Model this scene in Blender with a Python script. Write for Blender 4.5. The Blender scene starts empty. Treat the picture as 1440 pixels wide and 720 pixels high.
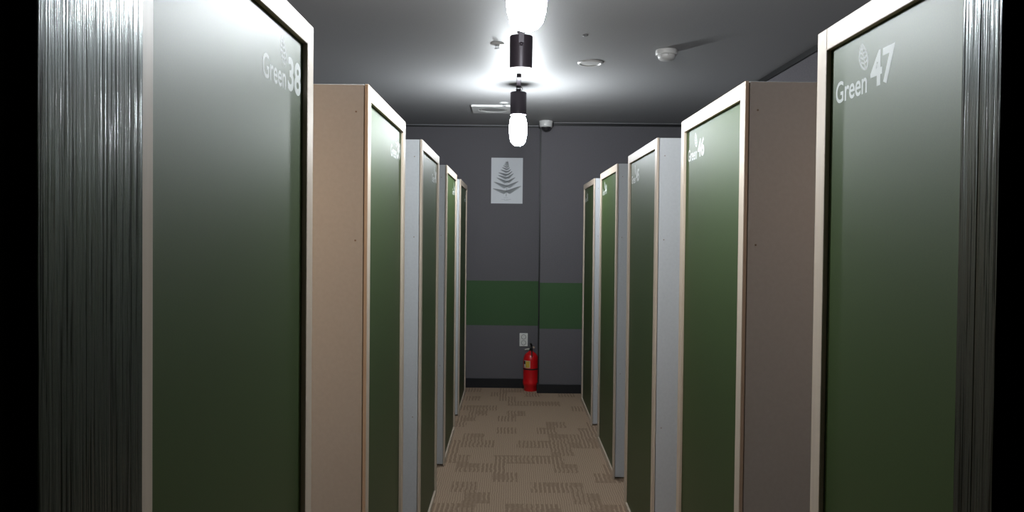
import bpy, bmesh, math, random
from mathutils import Matrix, Vector

C = bpy.context.scene.collection
SC = bpy.context.scene
PI = math.pi
random.seed(7)

# ------------------------------------------------------------------ materials
def material(name, color=(.5, .5, .5), rough=.5, spec=.5, metal=0.0, emit=None, emit_s=0.0):
    m = bpy.data.materials.new(name)
    m.use_nodes = True
    b = m.node_tree.nodes['Principled BSDF']
    b.inputs['Base Color'].default_value = (*color, 1)
    b.inputs['Roughness'].default_value = rough
    b.inputs['Specular IOR Level'].default_value = spec
    b.inputs['Metallic'].default_value = metal
    if emit:
        b.inputs['Emission Color'].default_value = (*emit, 1)
        b.inputs['Emission Strength'].default_value = emit_s
    return m

def N(m, t, **kw):
    n = m.node_tree.nodes.new(t)
    for k, v in kw.items():
        setattr(n, k, v)
    return n

def L(m, a, b):
    m.node_tree.links.new(a, b)

def bsdf(m):
    return m.node_tree.nodes['Principled BSDF']

def coords(m, scale=(1, 1, 1)):
    tc = N(m, 'ShaderNodeTexCoord')
    mp = N(m, 'ShaderNodeMapping')
    mp.inputs['Scale'].default_value = scale
    L(m, tc.outputs['Object'], mp.inputs['Vector'])
    return mp.outputs['Vector']

def noise(m, vec, scale, detail=2, rough=.5):
    n = N(m, 'ShaderNodeTexNoise')
    n.inputs['Scale'].default_value = scale
    n.inputs['Detail'].default_value = detail
    n.inputs['Roughness'].default_value = rough
    L(m, vec, n.inputs['Vector'])
    return n.outputs['Fac']

def ramp(m, fac, stops):
    r = N(m, 'ShaderNodeValToRGB')
    e = r.color_ramp.elements
    while len(e) < len(stops):
        e.new(.5)
    for i, (p, c) in enumerate(stops):
        e[i].position = p
        e[i].color = (*c, 1) if len(c) == 3 else c
    L(m, fac, r.inputs['Fac'])
    return r.outputs['Color']

def bump(m, h, strength, dist=.002):
    b = N(m, 'ShaderNodeBump')
    b.inputs['Strength'].default_value = strength
    b.inputs['Distance'].default_value = dist
    L(m, h, b.inputs['Height'])
    L(m, b.outputs['Normal'], bsdf(m).inputs['Normal'])

def math_node(m, op, a, b=None, clamp=False):
    n = N(m, 'ShaderNodeMath', operation=op)
    n.use_clamp = clamp
    for i, v in enumerate((a, b)):
        if v is None:
            continue
        if isinstance(v, (int, float)):
            n.inputs[i].default_value = v
        else:
            L(m, v, n.inputs[i])
    return n.outputs[0]

M = {}

# wood veneer of the frames
def wood(name, c1, c2, rough=.45):
    m = material(name, c1, rough, .4)
    f = noise(m, coords(m, (60, 60, 2.5)), 1.0, 4, .6)
    L(m, ramp(m, f, [(.3, c1), (.7, c2)]), bsdf(m).inputs['Base Color'])
    return m
M['frame'] = wood('pale_veneer', (.56, .465, .375), (.63, .53, .43), .45)

# white laminate of the dividers
m = material('laminate', (.58, .575, .565), .5, .4)
f = noise(m, coords(m), 90, 2)
L(m, ramp(m, f, [(.3, (.535, .555, .575)), (.7, (.565, .585, .605))]), bsdf(m).inputs['Base Color'])
M['laminate'] = m

# satin green film
m = material('green_film', (.05, .095, .03), .5, .42)
f = noise(m, coords(m), 420, 2, .7)
L(m, ramp(m, f, [(.3, (.035, .062, .016)), (.7, (.049, .080, .023))]), bsdf(m).inputs['Base Color'])
L(m, ramp(m, f, [(.2, (.46,) * 3), (.8, (.54,) * 3)]), bsdf(m).inputs['Roughness'])
bump(m, f, .12, .0006)
M['green'] = m

M['vinyl'] = material('white_vinyl', (.56, .59, .57), .5, .33)
M['gap'] = material('dark_gap', (.02, .018, .016), .7, .2)

# dark wood grain film on the doorway
m = material('dark_wood_grain', (.016, .02, .019), .27, .5)
f1 = noise(m, coords(m, (210, 210, 1.5)), 1.0, 3, .6)
f3 = noise(m, coords(m, (420, 420, 9)), 1.0, 2, .6)
big = noise(m, coords(m, (45, 45, .8)), 1.0, 2, .5)
h = math_node(m, 'ADD', f1, math_node(m, 'ADD', math_node(m, 'MULTIPLY', f3, .5), math_node(m, 'MULTIPLY', big, .6)))
pore = math_node(m, 'ADD', f1, math_node(m, 'MULTIPLY', math_node(m, 'SUBTRACT', f3, .5), .5))
L(m, ramp(m, pore, [(.36, (.002, .003, .003)), (.46, (.008, .012, .011))]), bsdf(m).inputs['Base Color'])
L(m, ramp(m, pore, [(.36, (.10,) * 3), (.46, (.70,) * 3)]), bsdf(m).inputs['Specular IOR Level'])
bsdf(m).inputs['Specular Tint'].default_value = (.86, 1, .98, 1)
bsdf(m).inputs['Roughness'].default_value = .25
h = math_node(m, 'ADD', h, math_node(m, 'MULTIPLY', noise(m, coords(m, (500, 500, 300)), 1.0, 2, .6), .05))
bsdf(m).inputs['IOR'].default_value = 1.85
bump(m, h, .42, .0016)
M['grain'] = m
M['dark_wall'] = material('dark_wall', (.012, .012, .012), .8, .2)

# grey ceiling paint
m = material('ceiling_paint', (.22, .22, .225), .56, .8)
f = noise(m, coords(m), 260, 3, .6)
L(m, ramp(m, f, [(.3, (.285, .285, .29)), (.7, (.325, .325, .33))]), bsdf(m).inputs['Base Color'])
bump(m, f, .08, .0008)
M['ceiling'] = m

# grey felt wallpaper with a green band
def felt(name, banded):
    m = material(name, (.1, .1, .11), .9, .15)
    v = coords(m)
    f = noise(m, v, 190, 3, .8)
    g = ramp(m, f, [(.2, (.080, .077, .086)), (.8, (.185, .176, .190))])
    if banded:
        gr = ramp(m, f, [(.2, (.042, .088, .040)), (.8, (.076, .140, .066))])
        sx = N(m, 'ShaderNodeSeparateXYZ')
        L(m, v, sx.inputs[0])
        a = math_node(m, 'GREATER_THAN', sx.outputs[2], .578)
        b = math_node(m, 'LESS_THAN', sx.outputs[2], .991)
        k = math_node(m, 'MULTIPLY', a, b)
        mx = N(m, 'ShaderNodeMix', data_type='RGBA')
        L(m, k, mx.inputs[0])
        L(m, g, mx.inputs[6])
        L(m, gr, mx.inputs[7])
        L(m, mx.outputs[2], bsdf(m).inputs['Base Color'])
    else:
        L(m, g, bsdf(m).inputs['Base Color'])
    bump(m, f, .25, .001)
    return m
M['felt'] = felt('grey_felt_green_band', True)
M['felt_plain'] = felt('grey_felt', False)
M['base'] = material('black_baseboard', (.012, .013, .016), .5, .4)
M['trim_black'] = material('black_trim', (.01, .01, .011), .5, .4)
M['trim_grey'] = material('grey_trim', (.22, .22, .23), .5, .4)

# ribbed carpet
m = material('ribbed_carpet', (.2, .15, .12), .95, .1)
v = coords(m)
sx = N(m, 'ShaderNodeSeparateXYZ')
L(m, v, sx.inputs[0])
def brick(w, hgt, seed_off, c1=(0, 0, 0), c2=(1, 1, 1)):
    b = N(m, 'ShaderNodeTexBrick')
    b.inputs['Scale'].default_value = 1
    b.inputs['Brick Width'].default_value = w
    b.inputs['Row Height'].default_value = hgt
    b.inputs['Mortar Size'].default_value = 0
    b.inputs['Color1'].default_value = (*c1, 1)
    b.inputs['Color2'].default_value = (*c2, 1)
    b.inputs['Bias'].default_value = 0
    mp = N(m, 'ShaderNodeMapping')
    mp.inputs['Location'].default_value = seed_off
    L(m, v, mp.inputs['Vector'])
    L(m, mp.outputs[0], b.inputs['Vector'])
    return b.outputs['Color']
blk = brick(.15, .17, (3.1, 1.7, 0))
blk2 = brick(.085, .11, (9.2, 4.4, 0))
wob = noise(m, v, 14, 2)
def ribs(period, width):
    t = math_node(m, 'ADD', math_node(m, 'MULTIPLY', sx.outputs[0], 1.0 / period), math_node(m, 'MULTIPLY', wob, 1.1))
    s = math_node(m, 'FRACT', t)
    return math_node(m, 'LESS_THAN', s, width)
fine = ribs(.0125, .42)
wide = ribs(.026, .5)
row = brick(3.0, .058, (2.0, .3, 0))
c_light = (.44, .322, .232)
c_dark = (.265, .186, .130)
pick = math_node(m, 'GREATER_THAN', blk, .56)
pick2 = math_node(m, 'GREATER_THAN', blk2, .72)
w1 = math_node(m, 'MULTIPLY', math_node(m, 'MULTIPLY', wide, pick), .85)
f1 = math_node(m, 'MULTIPLY', fine, .62)
mxv = math_node(m, 'MAXIMUM', w1, f1)
solid = math_node(m, 'MULTIPLY', math_node(m, 'MULTIPLY', pick2, pick), .62)
mxv = math_node(m, 'MAXIMUM', mxv, solid)
mxv = math_node(m, 'ADD', mxv, math_node(m, 'MULTIPLY', math_node(m, 'SUBTRACT', noise(m, v, 55, 3), .5), .55), True)
L(m, ramp(m, mxv, [(0, c_light), (1, c_dark)]), bsdf(m).inputs['Base Color'])
bump(m, mxv, .35, .003)
M['carpet'] = m

M['bulb'] = material('lit_bulb', (.9, .9, .9), .4, .3, emit=(.91, .965, 1.0), emit_s=205)
M['inner_glow'] = material('recessed_lamp', (.9, .9, .9), .5, .3, emit=(.95, .97, 1.0), emit_s=6)
M['shade'] = material('dark_lamp_metal', (.045, .035, .045), .38, .5, .3)
M['shade_inner'] = material('white_inner', (.85, .85, .85), .5, .3)
M['chrome'] = material('chrome', (.75, .75, .75), .2, .5, 1.0)
M['white_plastic'] = material('white_plastic', (.62, .62, .61), .4, .5)
M['frosted'] = material('frosted_lens', (.50, .50, .49), .45, .5)
M['plate'] = material('plate_plastic', (.78, .78, .76), .4, .5)
M['socket'] = material('socket_grey', (.20, .20, .20), .5, .4)
M['lens_grey'] = material('lens_grey', (.30, .30, .30), .5, .4)
M['dome'] = material('smoked_dome', (.02, .02, .022), .12, .6)
M['paper'] = material('paper', (.68, .70, .735), .7, .2)
M['ink'] = material('fern_ink', (.028, .038, .042), .8, .2)
M['ink_pale'] = material('pale_ink', (.32, .33, .35), .8, .2)
M['red'] = material('red_enamel', (.62, .008, .012), .32, .5)
M['black'] = material('black_plastic', (.012, .012, .012), .45, .5)
M['yellow'] = material('yellow_label', (.62, .42, .06), .5, .4)
M['label_white'] = material('white_label', (.62, .60, .52), .5, .4)
M['hole'] = material('screw_cap', (.28, .23, .19), .6, .3)

# ------------------------------------------------------------------ mesh helpers
def obj(name, bm, mat, parent=None, smooth=False):
    me = bpy.data.meshes.new(name)
    bmesh.ops.recalc_face_normals(bm, faces=bm.faces[:])
    if smooth:
        for f in bm.faces:
            f.smooth = True
    bm.to_mesh(me)
    bm.free()
    if smooth:
        try:
            me.set_sharp_from_angle(angle=math.radians(40))
        except Exception:
            pass
    for mm in (mat if isinstance(mat, (list, tuple)) else [mat]):
        me.materials.append(mm)
    o = bpy.data.objects.new(name, me)
    C.objects.link(o)
    if parent:
        o.parent = parent
    return o

def thing(name, label, cat, loc, group=None):
    o = bpy.data.objects.new(name, None)
    o.empty_display_size = .1
    C.objects.link(o)
    o.location = loc
    o['label'] = label
    o['category'] = cat
    if group:
        o['group'] = group
    return o

def tag(o, label, cat, group=None):
    o['label'] = label
    o['category'] = cat
    if group:
        o['group'] = group
    return o

def struct(name, bm, mat, label=None):
    o = obj(name, bm, mat)
    o['kind'] = 'structure'
    if label:
        o['label'] = label
    return o

def box(bm, x0, x1, y0, y1, z0, z1, bev=0.0, seg=2):
    r = bmesh.ops.create_cube(bm, size=1)
    vs = r['verts']
    for v in vs:
        v.co = Vector(((x0 + x1) / 2 + v.co.x * (x1 - x0), (y0 + y1) / 2 + v.co.y * (y1 - y0), (z0 + z1) / 2 + v.co.z * (z1 - z0)))
    if bev > 0:
        es = list({e for v in vs for e in v.link_edges})
        bmesh.ops.bevel(bm, geom=es, offset=bev, segments=seg, affect='EDGES', profile=.5)

def BX(*a, **k):
    bm = bmesh.new()
    box(bm, *a, **k)
    return bm

def lathe(bm, prof, seg=40, mat=None, close=False):
    """revolve (r, z) profile about z"""
    M4 = mat or Matrix.Identity(4)
    rings = []
    for r, z in prof:
        if r < 1e-6:
            rings.append([bm.verts.new(M4 @ Vector((0, 0, z)))])
        else:
            rings.append([bm.verts.new(M4 @ Vector((r * math.cos(2 * PI * i / seg), r * math.sin(2 * PI * i / seg), z))) for i in range(seg)])
    for a, b in zip(rings, rings[1:]):
        for i in range(seg):
            j = (i + 1) % seg
            if len(a) == 1 and len(b) == 1:
                continue
            if len(a) == 1:
                bm.faces.new((a[0], b[i], b[j]))
            elif len(b) == 1:
                bm.faces.new((a[i], a[j], b[0]))
            else:
                bm.faces.new((a[i], a[j], b[j], b[i]))

def tube(bm, pts, r, seg=10):
    pts = [Vector(p) for p in pts]
    rings = []
    up = Vector((0, 0, 1))
    for i, p in enumerate(pts):
        d = (pts[min(i + 1, len(pts) - 1)] - pts[max(i - 1, 0)]).normalized()
        a = d.cross(up)
        if a.length < 1e-3:
            a = d.cross(Vector((1, 0, 0)))
        a.normalize()
        b = d.cross(a).normalized()
        rr = r[i] if isinstance(r, (list, tuple)) else r
        rings.append([bm.verts.new(p + a * rr * math.cos(2 * PI * k / seg) + b * rr * math.sin(2 * PI * k / seg)) for k in range(seg)])
    for q, s in zip(rings, rings[1:]):
        for k in range(seg):
            bm.faces.new((q[k], q[(k + 1) % seg], s[(k + 1) % seg], s[k]))
    bm.faces.new(rings[0])
    bm.faces.new(list(reversed(rings[-1])))

def plate(bm, pts, t, to3):
    """closed outline (2D) extruded to thickness t; to3 maps (u, v, w) to a point"""
    a = [bm.verts.new(to3(u, v, 0)) for u, v in pts]
    b = [bm.verts.new(to3(u, v, t)) for u, v in pts]
    bm.faces.new(a)
    bm.faces.new(list(reversed(b)))
    n = len(pts)
    for i in range(n):
        bm.faces.new((a[i], b[i], b[(i + 1) % n], a[(i + 1) % n]))

def text_mesh(body, width, height, thick, bold=0.0, space=1.0):
    """lettering as a bmesh in the x-y plane, scaled to width x height, origin at lower left"""
    cu = bpy.data.curves.new('lettering', 'FONT')
    cu.body = body
    cu.size = 1
    cu.extrude = .01
    cu.offset = bold
    cu.space_character = space
    cu.resolution_u = 6
    o = bpy.data.objects.new('lettering', cu)
    C.objects.link(o)
    dg = bpy.context.evaluated_depsgraph_get()
    dg.update()
    me = bpy.data.meshes.new_from_object(o.evaluated_get(dg))
    bm = bmesh.new()
    bm.from_mesh(me)
    bpy.data.objects.remove(o)
    bpy.data.curves.remove(cu)
    bpy.data.meshes.remove(me)
    xs = [v.co.x for v in bm.verts]
    ys = [v.co.y for v in bm.verts]
    zs = [v.co.z for v in bm.verts]
    x0, x1, y0, y1, z0, z1 = min(xs), max(xs), min(ys), max(ys), min(zs), max(zs)
    for v in bm.verts:
        v.co = Vector(((v.co.x - x0) / (x1 - x0) * width, (v.co.y - y0) / (y1 - y0) * height, (v.co.z - z0) / (z1 - z0) * thick))
    return bm

# ------------------------------------------------------------------ the setting
XL, XR = -.398, .610          # corridor faces of the two rows
WL, WR = -1.36, 1.562         # side walls
DF, DC = 6.821, 6.616         # far wall, and its column
H, T = 2.422, 1.851           # ceiling, booth height
XC = .252                     # edge of the column

struct('floor', BX(WL - .1, WR + .1, -1.2, DF + .1, -.06, 0), M['carpet'])
struct('ceiling', BX(WL - .1, WR + .1, -1.2, DF + .1, H, H + .06), M['ceiling'])
struct('wall_left', BX(WL - .08, WL, .7, DF, 0, H), M['felt_plain'])
struct('wall_right', BX(WR, WR + .08, .7, DF, 0, H), M['felt_plain'])
struct('wall_far', BX(WL, WR, DF, DF + .08, 0, H), M['felt'])
struct('wall_far_column', BX(XC, WR, DC, DF, 0, H), M['felt'], 'grey column with green band standing out from the far wall')
# doorway the view looks through
bm = BX(WL, -.37, .53, .70, 0, H)
struct('wall_near_left', bm, M['dark_wall'])
bm = BX(.445, WR, .642, .694, 0, H)
struct('wall_near_right', bm, M['dark_wall'])
bm = BX(-.37, .445, .56, .69, 2.12, H)
struct('wall_near_top', bm, M['dark_wall'])
bm = BX(-.37, -.35, .546, .7025, 0, 2.12, bev=.0012)
struct('trim_1', bm, M['grain'], 'dark wood grain door jamb on the left')
bm = BX(.42, .445, .669, .6945, 0, 2.12)
box(bm, .4204, .4455, .640, .6695, 0, 2.12)
struct('trim_2', bm, M['grain'], 'dark wood grain door jamb on the right')
bm = BX(WL, XC - .012, DF - .012, DF, 0, .088, bev=.002)
struct('baseboard_far', bm, M['base'])
bm = BX(XC - .012, WR, DC - .012, DC, 0, .080, bev=.002)
box(bm, XC - .012, XC, DC, DF - .012, 0, .080)
struct('baseboard_column', bm, M['base'])
# shadow-gap cornices
bm = BX(WL, XC - .014, DF - .012, DF, H - .020, H - .008)
struct('trim_3', bm, M['trim_black'], 'thin black cornice over the left of the far wall')
bm = BX(WL, XC - .014, DF - .016, DF, H - .008, H)
struct('trim_4', bm, M['trim_grey'])
bm = BX(XC - .014, WR, DC - .014, DC, H - .028, H - .006)
box(bm, XC - .014, XC, DC, DF - .016, H - .028, H - .006)
struct('trim_5', bm, M['trim_black'], 'black cornice over the column')
bm = BX(XC - .014, WR, DC - .018, DC, H - .006, H)
struct('trim_6', bm, M['trim_grey'])
bm = BX(WR - .014, WR, .70, DC - .018, H - .034, H - .004)
struct('trim_7', bm, M['trim_black'], 'black cornice along the right wall')
bm = BX(XC - .006, XC + .006, DC - .006, DC + .006, .08, H - .03)
struct('trim_8', bm, M['trim_black'], 'dark corner strip on the column edge')

# ------------------------------------------------------------------ study booths
FR = .043        # frame width
LIP = .010       # frame thickness in front of the film

def leaf_emblem(to3, ox, oy, w, h, t):
    """outlined leaf with midrib and veins, leaning left, tip down right"""
    bm = bmesh.new()
    def P(s, side):
        # s 0 at stem (bottom right) to 1 at the top
        wid = .5 * math.sin(PI * min(1, max(0, s)) ** .8) ** .75
        cx = .80 - .42 * s
        return (cx + side * wid * (.86 if side < 0 else .62), s)
    n = 18
    def mp(p):
        return (ox + p[0] * w, oy + p[1] * h)
    def strip(a, b, wa, wb=None):
        wb = wa if wb is None else wb
        a = Vector(a); b = Vector(b)
        d = (b - a)
        if d.length < 1e-6:
            return
        nrm = Vector((-d.y, d.x)).normalized()
        pts = [a + nrm * wa, b + nrm * wb, b - nrm * wb, a - nrm * wa]
        plate(bm, [(p.x, p.y) for p in pts], t, to3)
    for side in (-1, 1):
        pr = [mp(P(i / n, side)) for i in range(n + 1)]
        for a, b in zip(pr, pr[1:]):
            strip(a, b, .0021)
    strip(mp((.80, 0)), mp((.40, .95)), .0019, .0012)
    for s in (.22, .40, .58, .74):
        root = (.80 - .42 * s, s)
        for side in (-1, 1):
            e = P(min(.97, s + .14), side)
            strip(mp(root), mp(e), .0016)
    return bm

def booth(side, y0, y1, number, label, divider=True, x_out=None, top=T):
    """side -1 is the left row, +1 the right; y0 is the end nearer the doorway"""
    xf = XL if side < 0 else XR
    out = WL if side < 0 else WR
    t = thing('study_booth', label, 'booth', (xf, y0, 0), 'numbered study booths along the corridor')
    w = y1 - y0
    s = side
    def bx(x0, x1, *rest, **k):      # x measured away from the corridor
        a, b = sorted((s * x0, s * x1))
        return BX(a, b, *rest, **k)
    b = .0016
    # frame: stiles and rails
    obj('stile', bx(0, LIP, 0, FR, 0, top, bev=b), M['frame'], t)
    obj('stile', bx(0, LIP, w - FR, w, 0, top, bev=b), M['frame'], t)
    obj('top_rail', bx(0, LIP, FR, w - FR, top - FR, top, bev=b), M['frame'], t)
    obj('bottom_rail', bx(0, LIP, FR, w - FR, 0, FR * .8, bev=b), M['frame'], t)
    film = obj('infill_panel', bx(LIP, LIP + .016, .0235, w - .004, .004, top - .004), M['green'], t)
    # divider behind the near stile, reaching out to the side wall
    depth = abs(out - xf)
    dv = obj('divider_panel', bx(LIP + .0024, depth, .0015, .022, .012, top - .0008, bev=.0016), M['laminate'], t)
    for k in range(2):
        px = .09 + k * (depth - .18)
        fbm = bmesh.new()
        lathe(fbm, [(0, 0), (.014, 0), (.014, .010), (.011, .012), (0, .012)], 16, Matrix.Translation((s * px, .0125, 0)))
        obj('foot', fbm, M['black'], dv)
    for z in (1.775, 1.42, .62):
        hb = bmesh.new()
        lathe(hb, [(0, -.0004), (.0026, -.0004), (.0026, .001), (0, .001)], 12,
              Matrix.Translation((s * .034, .0015, z)) @ Matrix.Rotation(PI / 2, 4, 'X'))
        obj('screw_cap', hb, M['hole'], dv)
    # lettering, near the far end of the panel, read from the corridor
    tk = .00012
    if s < 0:
        u0 = w - .272
        to3 = lambda u, v, d: Vector((s * LIP + d + .0001, u0 + u, v))
    else:
        u0 = w - .066
        to3 = lambda u, v, d: Vector((s * LIP - d - .0001, u0 - u, v))
    def put(name, tb, ou, ov):
        for v in tb.verts:
            v.co = to3(v.co.x + ou, v.co.y + ov, v.co.z)
        return obj(name, tb, M['vinyl'], film)
    put('room_name', text_mesh('Green', .124, .041, tk, .012), 0, 1.699)
    put('room_number', text_mesh(number, .082, .062, tk, .03), .136, 1.702)
    obj('leaf_emblem', leaf_emblem(to3, .088, 1.741, .038, .048, tk), M['vinyl'], film)
    return t

def added_warm_lamp(t, s, depth, watts, col):
    # unseen shaded lamp on the divider's back, added to warm the next divider
    bm = bmesh.new()
    tube(bm, [(s * depth, .022, 1.60), (s * depth, .10, 1.64), (s * depth, .20, 1.66)], .008, 10)
    o = obj('added_warm_lamp', bm, M['black'], t, smooth=True)
    bm = bmesh.new()
    Rm = Matrix.Translation((s * depth, .20, 1.66)) @ Matrix.Rotation(math.radians(75), 4, 'X')
    lathe(bm, [(0, 0), (.03, 0), (.06, -.07), (.058, -.07), (.029, -.003), (0, -.003)], 28, Matrix.Translation((s * depth, .18, 1.66)) @ Matrix.Rotation(math.radians(75), 4, 'X') )
    obj('shade', bm, M['shade'], o, smooth=True)
    ld = bpy.data.lights.new('added_warm_light', 'SPOT')
    ld.energy = watts
    ld.color = col
    ld.spot_size = math.radians(130)
    ld.spot_blend = .6
    ld.shadow_soft_size = .05
    lo = bpy.data.objects.new('added_warm_light', ld)
    C.objects.link(lo)
    lo.parent = o
    lo.location = (s * depth, .29, 1.635)
    lo.rotation_euler = (math.radians(75), 0, 0)

left = [(.779, 1.48, '38', 'green study booth panel in pale wood frame numbered 38, beside the left door jamb'),
        (2.043, 2.757, '39', 'green study booth numbered 39 with tan lit divider, second in the left row'),
        (3.27, 4.045, '40', 'green study booth numbered 40 with bluish white divider, third in the left row'),
        (4.527, 5.355, '41', 'green study booth numbered 41 in pale wood frame, fourth in the left row'),
        (5.755, 6.593, '42', 'narrow looking green study booth numbered 42 at the far end of left row')]
right = [(.77, 1.49, '47', 'green study booth panel in pale wood frame numbered 47, beside the right door jamb'),
         (1.949, 2.681, '46', 'green study booth numbered 46 with brownish divider, second in the right row'),
         (3.128, 3.905, '45', 'green study booth numbered 45 with bluish white divider, third in the right row'),
         (4.318, 5.129, '44', 'green study booth numbered 44 with grey divider, fourth in the right row'),
         (5.513, 6.32, '43', 'narrow looking green study booth numbered 43 at the far end of right row')]
for y0, y1, n, lab in left:
    b = booth(-1, y0, y1, n, lab)
    if n == '38':
        added_warm_lamp(b, -1, .48, 17, (1, .66, .40))
for y0, y1, n, lab in right:
    b = booth(1, y0, y1, n, lab)
    if n == '47':
        added_warm_lamp(b, 1, .55, 5.5, (1, .68, .46))

# ------------------------------------------------------------------ ceiling lamps
LX = .036
R_C = .054
def lamp(y, label, bulb, tilt=0.0):
    t = thing('ceiling_lamp', label, 'lamp', (LX, y, H), 'adjustable bulb lamps over the corridor')
    # slim bar on the ceiling, then joint, bracket, shade
    bm = BX(-.014, .014, -.33, .012, -.022, 0, bev=.003)
    obj('ceiling_bar', bm, M['shade'], t)
    bm = bmesh.new()
    for sx_ in (-1, 1):
        box(bm, sx_ * .012 - .003, sx_ * .012 + .003, -.012, .012, -.052, -.018, bev=.001)
    box(bm, -.009, .009, -.010, .010, -.060, -.030, bev=.002)
    obj('joint', bm, M['shade'], t)
    for sx_ in (-1, 1):
        bm = bmesh.new()
        lathe(bm, [(0, 0), (.006, 0), (.0055, .003), (0, .004)], 14, Matrix.Translation((sx_ * .015, 0, -.034)) @ Matrix.Rotation(sx_ * PI / 2, 4, 'Y'))
        obj('joint_screw', bm, M['chrome'], t)
    R = Matrix.Translation((0, 0, -.052)) @ Matrix.Rotation(tilt, 4, 'X')
    bm = bmesh.new()
    lathe(bm, [(0, 0), (R_C - .004, 0), (R_C, -.004), (R_C, -.150), (R_C - .003, -.150), (R_C - .003, -.012), (0, -.010)], 48, R)
    sh = obj('lamp_shade', bm, M['shade'], t, smooth=True)
    bm = bmesh.new()
    lathe(bm, [(R_C - .0032, -.1495), (R_C - .0032, -.013), (0, -.0125)], 48, R)
    obj('shade_lining', bm, M['shade_inner'], sh, smooth=True)
    if not bulb:
        # bracket running down the shade towards the doorway, held by a screw
        bm = bmesh.new()
        box(bm, -.013, .013, -R_C - .007, -R_C - .002, -.040, .030, bev=.001)
        box(bm, -.013, .013, -R_C - .007, .004, .026, .030, bev=.001)
        for v in bm.verts:
            v.co = R @ v.co
        obj('bracket', bm, M['shade'], t)
        bm = bmesh.new()
        lathe(bm, [(0, .010), (.005, .009), (.008, .006), (.008, 0), (0, 0)], 18, R @ Matrix.Translation((0, -R_C - .006, -.046)) @ Matrix.Rotation(PI / 2, 4, 'X'))
        obj('bracket_screw', bm, M['shade'], t, smooth=True)
        bm = bmesh.new()
        lathe(bm, [(0, -.060), (.030, -.062), (.040, -.075), (.036, -.090), (.020, -.102), (0, -.106)], 32, R)
        obj('recessed_bulb', bm, M['inner_glow'], t, smooth=True)
    else:
        # looped cord at the joint and a big tubular bulb
        bm = bmesh.new()
        tube(bm, [(.013, 0, -.050 + .0), (.022, -.004, -.040), (.026, -.006, -.030), (.020, -.004, -.020), (.012, 0, -.014)], .0022, 8)
        obj('cord', bm, M['black'], t)
        bm = bmesh.new()
        lathe(bm, [(0, -.100), (.020, -.100), (.020, -.150), (.019, -.158)], 32, R)
        obj('lamp_holder', bm, M['white_plastic'], t, smooth=True)
        prof = [(.034, -.152), (.046, -.162), (.053, -.180), (.057, -.205), (.058, -.235), (.0575, -.270), (.054, -.302), (.046, -.330), (.032, -.346), (.016, -.353), (0, -.354)]
        bm = bmesh.new()
        lathe(bm, prof, 32, R)
        obj('bulb', bm, M['bulb'], t, smooth=True)
    return t
lamp(2.10, 'lit white bulb lamp at the top edge, nearest of the corridor ceiling lamps', True)
lamp(3.50, 'dark cylinder ceiling lamp with screwed bracket and no bulb showing, middle of the row', False, math.radians(5))
lamp(4.92, 'dark cylinder ceiling lamp with lit white bulb hanging before the far wall', True)

# ------------------------------------------------------------------ ceiling fittings
def downlight(x, y):
    t = thing('downlight', 'round flush white unlit downlight in the ceiling near the smoke detector', 'downlight', (x, y, H))
    bm = bmesh.new()
    lathe(bm, [(.073, 0), (.073, -.004), (.068, -.009), (.060, -.009), (.056, -.004)], 48)
    obj('rim', bm, M['white_plastic'], t, smooth=True)
    bm = bmesh.new()
    lathe(bm, [(.0565, -.0035), (.040, -.006), (0, -.007)], 48)
    obj('lens', bm, M['frosted'], t, smooth=True)
downlight(.441, 4.262)

t = thing('smoke_detector', 'round stepped white smoke detector casting a shadow on the ceiling', 'detector', (.816, 3.96, H))
bm = bmesh.new()
lathe(bm, [(0, 0), (.056, 0), (.058, -.004), (.058, -.022), (.055, -.026), (.046, -.027)], 48)
obj('mounting_base', bm, M['white_plastic'], t, smooth=True)
bm = bmesh.new()
lathe(bm, [(.046, -.0265), (.046, -.034), (.043, -.044), (.034, -.052), (.018, -.055), (0, -.056)], 48)
obj('sensor_head', bm, M['white_plastic'], t, smooth=True)
bm = bmesh.new()
lathe(bm, [(0, -.0005), (.003, 0), (.003, .003), (0, .004)], 12, Matrix.Translation((-.0, -.046, -.030)) @ Matrix.Rotation(PI / 2, 4, 'X'))
obj('indicator', bm, M['frosted'], t)

def sprinkler(x, y, label):
    t = thing('sprinkler', label, 'sprinkler', (x, y, H))
    bm = bmesh.new()
    lathe(bm, [(.036, 0), (.036, -.002), (.030, -.007), (.016, -.009), (.012, -.006)], 36)
    obj('escutcheon', bm, M['white_plastic'], t, smooth=True)
    bm = bmesh.new()
    lathe(bm, [(0, -.004), (.008, -.004), (.007, -.016), (.0, -.016)], 16)
    for sx_ in (-1, 1):
        tube(bm, [(sx_ * .007, 0, -.010), (sx_ * .010, 0, -.018), (0, 0, -.026)], .0015, 6)
    obj('sprinkler_frame', bm, M['chrome'], t, smooth=True)
    bm = bmesh.new()
    lathe(bm, [(0, -.0255), (.014, -.026), (.014, -.0275), (0, -.028)], 20)
    obj('deflector', bm, M['chrome'], t)
sprinkler(-.085, 3.85, 'small chrome sprinkler head left of the middle ceiling lamp')
sprinkler(-.067, 5.62, 'tiny sprinkler head on the ceiling just before the square recessed light')

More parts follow.
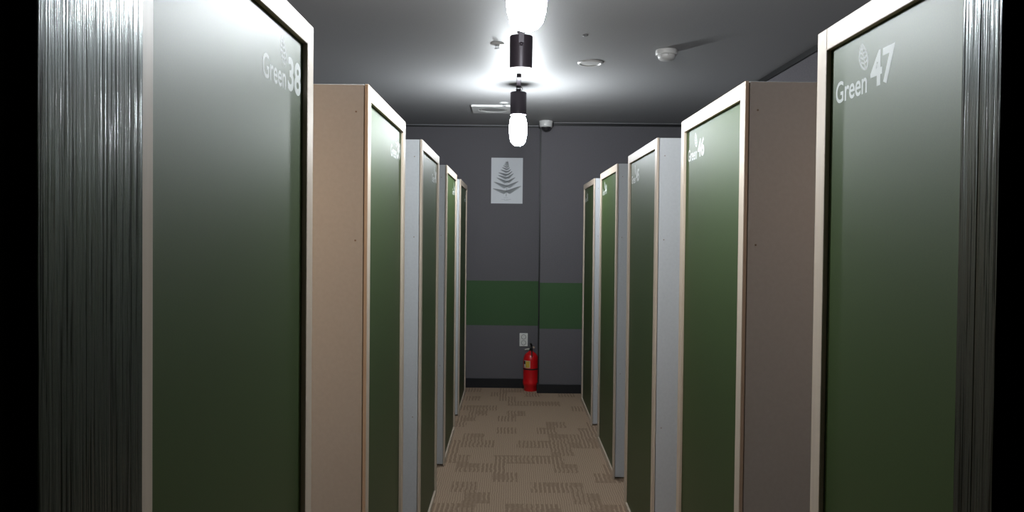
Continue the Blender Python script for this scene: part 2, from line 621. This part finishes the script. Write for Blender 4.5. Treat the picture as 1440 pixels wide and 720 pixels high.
t = thing('square_light', 'square white recessed light with round lens, left of the far lamp', 'recessed light', (-.157, 5.885, H))
bm = bmesh.new()
a, r1 = .165, .118
n = 48
inner = []
outer = []
for i in range(n):
    an = 2 * PI * i / n
    c, s_ = math.cos(an), math.sin(an)
    k = a / max(abs(c), abs(s_))
    inner.append((r1 * c, r1 * s_))
    outer.append((k * c, k * s_))
vi0 = [bm.verts.new((x, y, -.014)) for x, y in inner]
vo0 = [bm.verts.new((x, y, -.014)) for x, y in outer]
vo1 = [bm.verts.new((x, y, 0)) for x, y in outer]
vi1 = [bm.verts.new((x * .9, y * .9, -.004)) for x, y in inner]
for i in range(n):
    j = (i + 1) % n
    bm.faces.new((vi0[i], vi0[j], vo0[j], vo0[i]))
    bm.faces.new((vo0[i], vo0[j], vo1[j], vo1[i]))
    bm.faces.new((vi0[j], vi0[i], vi1[i], vi1[j]))
obj('frame', bm, M['white_plastic'], t)
bm = bmesh.new()
lathe(bm, [(.112, -.006), (.109, -.013), (.098, -.0145), (.092, -.010)], 48)
obj('lens_ring', bm, M['frosted'], t, smooth=True)
bm = bmesh.new()
lathe(bm, [(.093, -.008), (.05, -.0055), (0, -.005)], 48)
obj('lens', bm, M['lens_grey'], t, smooth=True)

bm = bmesh.new()
lathe(bm, [(0, 0), (.014, 0), (.015, -.003), (.010, -.006), (0, -.006)], 20, Matrix.Translation((.354, 3.673, H)))
tag(obj('ceiling_sensor', bm, M['trim_grey'], smooth=True), 'tiny grey sensor on the ceiling above the round downlight', 'sensor')

# security camera on the ceiling at the column edge
t = thing('security_camera', 'white dome security camera under the ceiling at the column edge', 'security camera', (.293, 6.53, H))
bm = bmesh.new()
lathe(bm, [(0, 0), (.060, 0), (.061, -.010), (.060, -.016), (.058, -.017), (.058, -.020), (.056, -.048), (.052, -.054), (.040, -.055)], 48)
obj('housing', bm, M['white_plastic'], t, smooth=True)
bm = bmesh.new()
prof = [(.042 * math.cos(k * PI / 16), -.053 - .042 * math.sin(k * PI / 16)) for k in range(9)]
prof[-1] = (0, prof[-1][1])
lathe(bm, prof, 40)
obj('dome', bm, M['dome'], t, smooth=True)
bm = bmesh.new()
lathe(bm, [(0, 0), (.004, 0), (.004, .003), (0, .004)], 12, Matrix.Translation((-.012, -.057, -.034)) @ Matrix.Rotation(PI / 2, 4, 'X'))
obj('screw', bm, M['chrome'], t)

# ------------------------------------------------------------------ poster
PW, PH = .29, .42
t = thing('fern_picture', 'pale poster of a dark fern frond hung on the grey far wall', 'poster', (-.048, DF - .002, 1.704))
obj('sheet', BX(-PW / 2, PW / 2, -.0015, .0020, 0, PH), M['paper'], t)
bm = bmesh.new()
to3 = lambda u, v, d: Vector((u, -.0016 - d, v))
def blade(a, b, wa, curve=0.0, n=6):
    """pointed leaflet from a to b"""
    a = Vector(a); b = Vector(b)
    d = b - a
    nr = Vector((-d.y, d.x)).normalized()
    up, dn = [], []
    for i in range(n + 1):
        s = i / n
        wv = wa * (math.sin(PI * (s * .88 + .12)) ** .8 if s < 1 else 0)
        c = a + d * s + nr * curve * d.length * math.sin(PI * s)
        up.append(c + nr * wv)
        dn.append(c - nr * wv)
    pts = up + dn[-2::-1]
    plate(bm, [(p.x, p.y) for p in pts], .0003, to3)
base = Vector((-.006, .066)); tip = Vector((.002, .398))
# main stalk
def stalk(s):
    return base + (tip - base) * s + Vector((.004 * math.sin(PI * s), 0))
for i in range(12):
    a, b = stalk(i / 12), stalk((i + 1) / 12)
    d = (b - a).normalized(); nr = Vector((-d.y, d.x)); wv = .0017 * (1 - i / 14)
    plate(bm, [tuple(a + nr * wv), tuple(b + nr * wv * .9), tuple(b - nr * wv * .9), tuple(a - nr * wv)], .0003, to3)
PX = lambda x: (x - 275) / 380 * PW
PY = lambda y: (643 - y) / 543 * PH
pinnae = [(505, (108, 466), (445, 432)), (442, (118, 385), (413, 376)), (388, (152, 336), (373, 331)), (341, (168, 306), (353, 283)),
          (303, (172, 275), (338, 258)), (268, (197, 240), (322, 234)), (238, (214, 212), (307, 210)), (212, (228, 190), (298, 188)),
          (190, (240, 172), (292, 168)), (172, (250, 156), (288, 154)), (157, (259, 145), (284, 142))]
for ry, lt, rtp in pinnae:
    for sd, tp in ((-1, lt), (1, rtp)):
        v0 = PY(ry)
        root = stalk(min(1, max(0, (v0 - base.y) / (tip.y - base.y))))
        end = Vector((PX(tp[0]), PY(tp[1])))
        dirv = end - root
        ln = dirv.length
        dirv.normalize()
        nr = Vector((-dirv.y, dirv.x)) * sd        # upper side
        blade(root, end, .0019)
        nl = max(2, int(ln / .0118))
        for q in range(nl):
            f = (q + .35) / nl
            p = root + dirv * ln * f
            wl = ln * .26 * (1 - f) ** .7 + .003
            for su, kk in ((1, .42), (-1, 1.0)):
                dv = (dirv * .62 + nr * su * .9).normalized()
                blade(p, p + dv * wl * kk, min(.0036, .0039 * (1 - .4 * f)), n=5)
obj('fern_print', bm, M['ink'], t)
bm = bmesh.new()
for (u0, u1, v) in ((-.028, .012, .052), (-.048, -.012, .036), (-.006, .042, .036), (-.022, .016, .028)):
    u = u0
    while u < u1 - .003:
        wv = random.uniform(.003, .007)
        box(bm, u, min(u1, u + wv), -.0019, -.0014, v, v + .0026)
        u += wv + .0015
obj('caption', bm, M['ink_pale'], t)

# ------------------------------------------------------------------ wall outlet
t = thing('wall_outlet', 'white double wall socket above the red fire extinguisher', 'outlet', (.121, DF, .387))
bm = BX(-.038, .038, -.010, 0, 0, .122, bev=.003)
obj('face_plate', bm, M['plate'], t)
for z in (.034, .088):
    bm = bmesh.new()
    lathe(bm, [(.0225, 0), (.0225, .003), (.019, .003), (.018, -.006), (0, -.006)], 32, Matrix.Translation((0, -.0102, z)) @ Matrix.Rotation(PI / 2, 4, 'X'))
    so = obj('socket', bm, M['socket'], t, smooth=True)
    bm = bmesh.new()
    for sx_ in (-1, 1):
        lathe(bm, [(0, 0), (.0032, 0), (.0032, .001), (0, .001)], 10, Matrix.Translation((sx_ * .0095, -.0043, z)) @ Matrix.Rotation(PI / 2, 4, 'X'))
    obj('pin_hole', bm, M['black'], so)

# ------------------------------------------------------------------ fire extinguisher
t = thing('fire_extinguisher', 'red fire extinguisher standing on the carpet against the far wall', 'fire extinguisher', (.187, 6.725, 0))
r = .069
bm = bmesh.new()
lathe(bm, [(0, .004), (.050, .002), (.058, 0), (.060, .008), (.060, .036), (.064, .044), (r + .002, .060), (r + .003, .085), (r, .092), (r, .165),
           (r, .275), (r - .002, .295), (r - .009, .318), (r - .024, .338), (r - .042, .350), (.020, .356), (.018, .364), (0, .364)], 56)
obj('cylinder', bm, M['red'], t, smooth=True)
bm = bmesh.new()
lathe(bm, [(r, .196), (r + .0025, .197), (r + .0025, .207), (r, .208)], 56)
obj('band', bm, M['black'], t, smooth=True)
def wrap(name, a0, a1, z0, z1, mat, rr):
    bm = bmesh.new()
    n = 10
    rows = []
    for z in (z0, z1):
        rows.append([(bm.verts.new((rr * math.sin(a0 + (a1 - a0) * i / n), -rr * math.cos(a0 + (a1 - a0) * i / n), z)),
                      bm.verts.new(((rr - .0008) * math.sin(a0 + (a1 - a0) * i / n), -(rr - .0008) * math.cos(a0 + (a1 - a0) * i / n), z))) for i in range(n + 1)])
    for i in range(n):
        bm.faces.new((rows[0][i][0], rows[0][i + 1][0], rows[1][i + 1][0], rows[1][i][0]))
        for rw in rows:
            bm.faces.new((rw[i][0], rw[i][1], rw[i + 1][1], rw[i + 1][0]))
    return obj(name, bm, mat, t, smooth=True)
D = math.radians
wrap('label', D(-62), D(-6), .214, .280, M['label_white'], r + .0012)
wrap('label_panel', D(-43), D(-10), .218, .276, M['yellow'], r + .0018)
wrap('label_panel', D(-62), D(-46), .246, .276, M['black'], r + .0018)
bm = bmesh.new()
lathe(bm, [(0, .360), (.017, .360), (.017, .378), (.014, .382), (.014, .400), (0, .400)], 24)
box(bm, -.012, .012, -.016, .016, .376, .402, bev=.003)
obj('valve', bm, M['black'], t, smooth=True)
bm = bmesh.new()
tube(bm, [(.006, .0, .400), (.004, -.002, .414), (-.002, -.010, .426), (-.004, -.030, .440)], [.010, .010, .009, .008], 10)
tube(bm, [(.0, .0, .400), (-.0, -.03, .398), (-.0, -.062, .392)], [.009, .008, .007], 10)
obj('lever', bm, M['black'], t, smooth=True)
bm = bmesh.new()
tube(bm, [(-.010, 0, .378), (-.028, -.002, .377), (-.048, -.006, .374), (-.056, -.008, .372)], [.007, .006, .005, .004], 10)
obj('discharge_nozzle', bm, M['label_white'], t, smooth=True)
bm = bmesh.new()
lathe(bm, [(0, 0), (.011, 0), (.011, .008), (0, .009)], 20, Matrix.Translation((.026, -.006, .398)) @ Matrix.Rotation(PI / 2, 4, 'X'))
tube(bm, [(.010, 0, .392), (.024, -.003, .397)], .004, 8)
obj('gauge', bm, M['chrome'], t, smooth=True)
bm = bmesh.new()
tube(bm, [(.006, -.014, .384), (.007, -.030, .372), (.007, -.050, .352), (.007, -.0625, .330), (.007, -.066, .318)], .0055, 8)
obj('safety_strap', bm, M['black'], t, smooth=True)

# ------------------------------------------------------------------ light and camera
w = bpy.data.worlds.new('World')
SC.world = w
w.use_nodes = True
w.node_tree.nodes['Background'].inputs['Color'].default_value = (.5, .55, .6, 1)
w.node_tree.nodes['Background'].inputs['Strength'].default_value = 0.0

cam = bpy.data.cameras.new('Camera')
co = bpy.data.objects.new('Camera', cam)
C.objects.link(co)
pitch, roll, yaw = math.radians(1.0038), math.radians(.5870), math.radians(-.0382)
fwd = Vector((0, math.cos(pitch), -math.sin(pitch)))
up = Vector((0, math.sin(pitch), math.cos(pitch)))
rt = Vector((1, 0, 0))
r2 = rt * math.cos(roll) + up * math.sin(roll)
u2 = up * math.cos(roll) - rt * math.sin(roll)
m3 = Matrix((r2, u2, -fwd)).transposed()
co.matrix_world = Matrix.Translation((0, 0, 1.45)) @ (Matrix.Rotation(yaw, 3, 'Z') @ m3).to_4x4()
cam.sensor_fit = 'HORIZONTAL'
cam.sensor_width = 36
cam.lens = 36 * 1040 / 1440
cam.shift_y = -16.716 / 1440
cam.clip_start = .02
SC.camera = co

vs = SC.view_settings
SC.display_settings.display_device = 'sRGB'
vs.view_transform = 'Standard'
vs.look = 'None'
vs.exposure = 0.0
vs.gamma = 1.0
vs.use_curve_mapping = False
